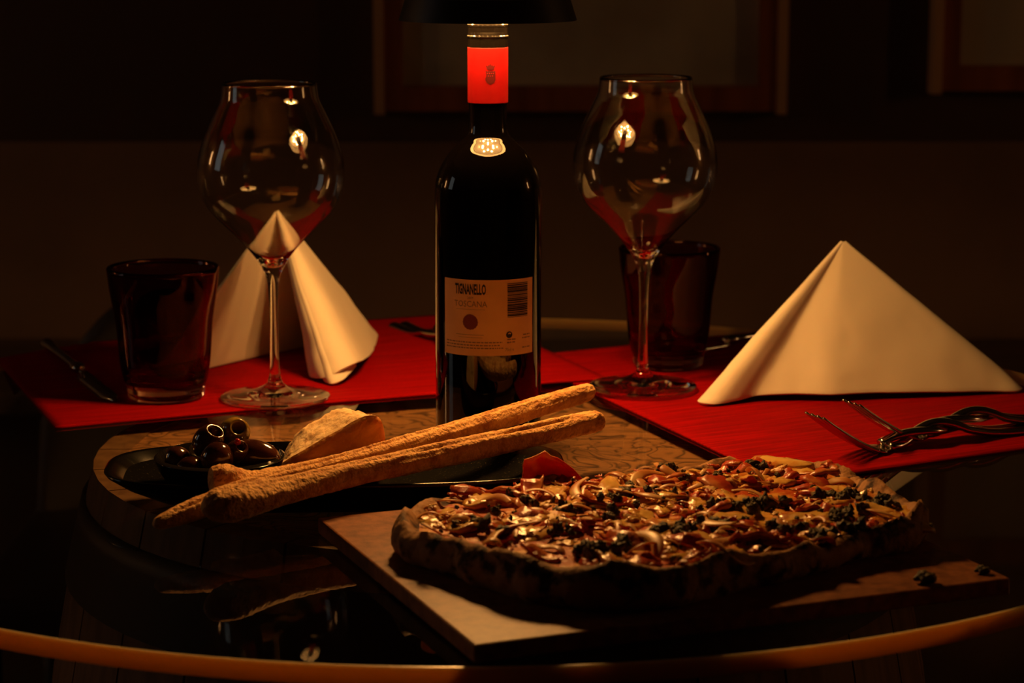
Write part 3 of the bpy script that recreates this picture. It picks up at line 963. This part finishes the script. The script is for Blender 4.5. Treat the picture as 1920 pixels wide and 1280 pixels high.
# ------------------------------------------------------------------ pizza
pizza = thing('pizza', 'oblong crusty pizza with bacon, onion and melted cheese on the board', 'pizza', (.10, -.32, BZ))
outline = [(-.052, -.346), (-.048, -.372), (-.016, -.409), (.014, -.445), (.056, -.467), (.099, -.465), (.135, -.438), (.165, -.416), (.196, -.390), (.214, -.372), (.232, -.362), (.255, -.342), (.262, -.318), (.252, -.288), (.240, -.262),
           (.236, -.225), (.226, -.200), (.204, -.185), (.175, -.186), (.144, -.194), (.112, -.213), (.085, -.222), (.057, -.232), (.017, -.255), (-.022, -.276), (-.041, -.305)]
NA = 220
oc = catmull(outline + [outline[0]], NA + 1)[:NA]
PCX, PCY = .105, -.318
def pz(x, y, q):
    """height of the pizza's upper surface; q = 0 centre .. 1 edge"""
    fr_ = min(max((-.33 - y) / .10, 0), 1) * min(max((.19 - x) / .07, 0), 1); base_ = .0130 + .0045 * fr_ + .0016 * fbm(x, y, 0, 45) + .0010 * fbm(x, y, 3, 160)
    cr = math.exp(-((q - .955) / .034) ** 2)
    return BZ + base_ + cr * (.0038 + .0030 * fr_ + .0058 * fbm(x, y, 7, 38)
        + .010 * math.exp(-((x - .258) ** 2 + (y + .335) ** 2) / .0005) + .006 * math.exp(-((x - .238) ** 2 + (y + .272) ** 2) / .0003) + .004 * math.exp(-((x + .044) ** 2 + (y + .345) ** 2) / .0006))
V, F, DI = [], [], []
qs = [0, .1, .2, .3, .4, .5, .58, .65, .71, .76, .80, .83, .86, .88, .90, .92, .94, .96, .98]
for q in qs:
    for k in range(NA):
        x = PCX + (oc[k][0] - PCX) * max(q, .002); y = PCY + (oc[k][1] - PCY) * max(q, .002)
        V.append((x, y, pz(x, y, q)))
side = [(.992, .80), (1.0, .60), (1.0, .38), (.99, .16), (.965, .0)]
for q, hz in side:
    for k in range(NA):
        x = PCX + (oc[k][0] - PCX) * q; y = PCY + (oc[k][1] - PCY) * q
        top_ = pz(x, y, .97)
        bl = 1 + .03 * fbm(x, y, hz * .01, 55)
        x = PCX + (x - PCX) * bl; y = PCY + (y - PCY) * bl
        V.append((x, y, BZ + .0002 + (top_ - BZ) * hz + (.0012 * max(0, fbm(x, y, 9, 40)) if hz < .05 else 0)))
nr_ = len(qs) + len(side)
for i in range(nr_ - 1):
    for k in range(NA):
        k2 = (k + 1) % NA
        F.append((i * NA + k, i * NA + k2, (i + 1) * NA + k2, (i + 1) * NA + k))
F.append(tuple(range(NA - 1, -1, -1))); 
iq = qs.index(.90)
topF = [f for n_, f in enumerate(F[:-1]) if n_ // NA < iq] + [F[-1]]
crF = [f for n_, f in enumerate(F[:-1]) if n_ // NA >= iq]
sauce_m = mat('tomato_sauce_and_cheese', (.46, .075, .010), .40, noise=(48, (.74, .38, .07), 5), range=(.48, .62), bump=(150, .8, .002), spec=.12)
crustp_m = mat('pizza_crust', (.40, .205, .085), .7, noise=(85, (.045, .018, .008), 6), range=(.50, .63), bump=(160, .9, .002), spec=.15)
build('crust', *sub(V, crF), crustp_m, pizza)['label'] = 'blistered brown crust rim'
build('sauce_layer', *sub(V, topF), sauce_m, pizza)['label'] = 'tomato sauce with molten cheese'

cheese_m = mat('melted_cheese', (.74, .45, .11), .25, noise=(90, (.52, .17, .025), 4), range=(.44, .60), spec=.4, bump=(160, .8, .0015), sss=.2, sss_scale=.003)
onion_m = mat('cooked_onion', (.70, .42, .15), .38, noise=(60, (.50, .19, .04), 3), spec=.25, sss=.35, sss_scale=.004)
bacon_m = mat('cooked_bacon', (.42, .045, .008), .30, noise=(85, (.54, .16, .035), 4), range=(.46, .60), spec=.35, bump=(180, .7, .0012), sss=.15, sss_scale=.003)
dark_m = mat('dark_green_crumbs', (.035, .026, .008), .6, noise=(260, (.13, .09, .026), 4), spec=.25, bump=(420, 1.0, .002))
rp = random.Random(11)
def inside(lim):
    while True:
        k = rp.random() * NA; i = int(k)
        q = lim * math.sqrt(rp.random())
        x = PCX + (oc[i][0] - PCX) * q; y = PCY + (oc[i][1] - PCY) * q
        return x, y, q
def q_of(x, y):
    a = math.atan2(y - PCY, x - PCX)
    best = min(range(NA), key=lambda i: abs((math.atan2(oc[i][1] - PCY, oc[i][0] - PCX) - a + math.pi) % (2 * math.pi) - math.pi))
    return math.hypot(x - PCX, y - PCY) / max(1e-6, math.hypot(oc[best][0] - PCX, oc[best][1] - PCY))
def mesh_of(name, V, F, m):
    me = bpy.data.meshes.new(name); me.from_pydata([tuple(v) for v in V], [], F)
    me.materials.append(m); me.polygons.foreach_set('use_smooth', [True] * len(F)); me.update()
    return me
def put(name, me, x, y, z, rot, scl):
    o = bpy.data.objects.new(name, me); COL.objects.link(o)
    o.parent = pizza
    b = BASE[pizza.name]
    o.location = (x - b.x, y - b.y, z - b.z); o.rotation_euler = rot; o.scale = (scl, scl, scl)
    return o
iv3, if3 = ico(3); iv2, if2 = ico(2)
# cheese blobs: flattened, lobed
cheeses = []
for s in range(7):
    V = []
    for v in iv3:
        a = math.atan2(v.y, v.x)
        lob = 1 + .28 * math.sin(3 * a + s) + .15 * math.sin(5 * a + 2 * s) + .22 * fbm(v.x + s, v.y, v.z, 1.7)
        V.append((v.x * .0115 * lob, v.y * .0080 * lob, v.z * .0021 * (1 + .9 * fbm(v.x, v.y + s, 0, 3.5)) + .0010 * fbm(v.x, v.y, s, 2)))
    cheeses.append(mesh_of('cheese_patch', V, if3, cheese_m))
for k in range(74):
    x, y, q = inside(.91)
    put('cheese_patch', rp.choice(cheeses), x, y, pz(x, y, q) + .0006, (rp.uniform(-.15, .15), rp.uniform(-.15, .15), rp.uniform(0, 6.28)), rp.uniform(.7, 1.9))
# onion strips: curved flat ribbons
onions = []
for s in range(7):
    R = .010 + .0022 * s; span = 1.2 + .25 * (s % 4)
    pts = [(R * math.cos(-span / 2 + span * i / 20), R * math.sin(-span / 2 + span * i / 20) * .75, .0022 * math.sin(math.pi * i / 20 * (1 + s % 2))) for i in range(21)]
    cxm = sum(p[0] for p in pts) / 21
    pts = [(a - cxm, b, c) for a, b, c in pts]
    rad = [(.0024 if s % 3 == 0 else .0015) * (.35 + .65 * math.sin(math.pi * min(max(i / 20, .06), .94))) for i in range(21)]
    onions.append(mesh_of('onion_strip', *tube(pts, rad, 12, .30), onion_m))
for k in range(70):
    x, y, q = inside(.93)
    put('onion_strip', rp.choice(onions), x, y, pz(x, y, q) + rp.uniform(.0012, .0036), (rp.uniform(-.45, .45), rp.uniform(-.45, .45), rp.uniform(0, 6.28)), rp.uniform(.9, 1.7))
# bacon: wavy strips
bacons = []
for s in range(8):
    V, F = [], []
    nu, nv = 14, 5
    ln = .013 + .002 * (s % 4); wd = .0048 + .0009 * (s % 3)
    for lay in (0, 1):
        for i in range(nu + 1):
            u = i / nu - .5
            for j in range(nv + 1):
                v = j / nv - .5
                zz = .0016 * math.sin(6 * u + s) + .0012 * math.cos(5 * v + s * 2) * (1 if s % 2 else -1) + .0014 * fbm(u + s, v, 0, 3) + .0006 * fbm(u, v, s, 11)
                V.append((u * ln * 1.5, v * wd * 2 * (1 - .12 * (2 * u) ** 2 + .12 * math.sin(9 * u + s) + .25 * fbm(u, s, 0, 4)), zz - lay * .0013))
    W = nv + 1; L = (nu + 1) * W
    for i in range(nu):
        for j in range(nv):
            a = i * W + j
            F.append((a, a + W, a + W + 1, a + 1)); F.append((L + a, L + a + 1, L + a + W + 1, L + a + W))
        F.append((i * W, L + i * W, L + (i + 1) * W, (i + 1) * W)); b = i * W + nv
        F.append((b, b + W, L + b + W, L + b))
    for j in range(nv):
        F.append((j, j + 1, L + j + 1, L + j)); b = nu * W + j
        F.append((b, L + b, L + b + 1, b + 1))
    bacons.append(mesh_of('bacon_piece', V, F, bacon_m))
for k in range(66):
    x, y, q = inside(.92)
    tl = .5 if k % 6 == 0 else .28
    put('bacon_piece', rp.choice(bacons), x, y, pz(x, y, q) + rp.uniform(.0016, .0036), (rp.uniform(-tl, tl), rp.uniform(-tl, tl), rp.uniform(0, 6.28)), rp.uniform(.7, 1.6))
# small scraps of the same toppings between the larger ones
for nm, lst, cnt, lo, hi in (('bacon_piece', bacons, 120, .22, .5), ('cheese_patch', cheeses, 110, .2, .5), ('onion_strip', onions, 40, .4, .8)):
    for k in range(cnt):
        x, y, q = inside(.93)
        put(nm, rp.choice(lst), x, y, pz(x, y, q) + rp.uniform(.0010, .0044), (rp.uniform(-.5, .5), rp.uniform(-.5, .5), rp.uniform(0, 6.28)), rp.uniform(lo, hi))
# dark crumbs, in clusters as on the photographed pizza
crumbs = []
for s in range(6):
    V = [v * .0034 * (1 + .6 * fbm(v.x + s * 3, v.y, v.z, 1.4) + .32 * fbm(v.x, v.y + s, v.z, 4)) for v in iv3]
    crumbs.append(mesh_of('dark_crumb', [(v.x * 1.2, v.y, v.z * .75) for v in V], if3, dark_m))
spots = [(-.007, -.362), (.03, -.301), (.008, -.332), (.053, -.32), (.074, -.301), (.09, -.272), (.047, -.379), (.075, -.338), (.136, -.314), (.153, -.32), (.138, -.249), (.172, -.228), (.183, -.192),
         (.138, -.362), (.107, -.379), (.06, -.43), (.072, -.42), (.217, -.295), (.207, -.347), (.194, -.38), (.206, -.37), (.168, -.308), (.112, -.228), (.232, -.308), (.017, -.379), (.1, -.288), (.173, -.373),
         (.115, -.384), (.097, -.39), (.219, -.326)]
nn = 0
for i, (x, y) in enumerate(spots):
    y += .006
    for k in range(rp.choice((3, 4, 5, 7)) if i not in (0, 17, 18) else 9):
        if nn >= 170: break
        xx, yy = x + rp.gauss(0, .0050), y + rp.gauss(0, .0050)
        q = q_of(xx, yy)
        if q > .93: continue
        put('dark_crumb', rp.choice(crumbs), xx, yy, pz(xx, yy, min(q, .9)) + rp.uniform(.0022, .0055), (rp.uniform(0, 6), rp.uniform(0, 6), rp.uniform(0, 6)), rp.uniform(.55, 1.35)); nn += 1
for k in range(80):
    x, y, q = inside(.92)
    put('dark_crumb', rp.choice(crumbs), x, y, pz(x, y, q) + rp.uniform(.0018, .0050), (rp.uniform(0, 6), rp.uniform(0, 6), rp.uniform(0, 6)), rp.uniform(.22, .5))
# the tall red slice that stands up at the back
tom_m = mat('red_ham_slice', (.55, .035, .012), .3, noise=(48, (.72, .26, .10), 2), range=(.50, .58), spec=.25, bump=(130, .8, .0015), sss=.3, sss_scale=.006)
V, F = [], []
OV = [(.0235, .030), (.0240, .0365), (.030, .0385), (.0375, .0425), (.041, .0395), (.0475, .036), (.056, .0285), (.0625, .0220)]
for lay in (0, 1):
    for i in range(13):
        u = i / 12
        a, b = catmull(OV, 13)[i]
        for j in range(7):
            v = j / 6
            V.append((a + .0016 * fbm(u * 3, v * 3, 1, 1), -.254 + .010 * math.sin(2.2 * u) + .006 * math.sin(3 * v) + .005 * fbm(u * 3, v * 3, 5, 1) + lay * .0022, BZ + .008 + (b + .0035 - BZ - .008) * v))
for i in range(12):
    for j in range(6):
        a = i * 7 + j
        F.append((a, a + 7, a + 8, a + 1)); F.append((91 + a, 91 + a + 1, 91 + a + 8, 91 + a + 7))
    F.append((i * 7 + 6, i * 7 + 13, 91 + i * 7 + 13, 91 + i * 7 + 6))
for j in range(6):
    F.append((j, j + 1, 91 + j + 1, 91 + j)); F.append((84 + j, 175 + j, 176 + j, 85 + j))
build('ham_slice', V, F, tom_m, pizza)['label'] = 'tall red slice standing up at the back edge'
# crumbs fallen on the board
for lab_, x, y, s in (('dark crumb on the front right edge of the board', .243, -.411, 1.3), ('dark crumb near the right corner of the board', .278, -.393, .9), ('dark crumb at the back right edge of the board', .262, -.303, 1.1)):
    c = bpy.data.objects.new('fallen_crumb', crumbs[1]); COL.objects.link(c)
    c.location = (x, y, T + BZ + .0022 * s); c.scale = (s, s, s)
    tag(c, lab_, 'crumb', 'crumbs fallen on the board')
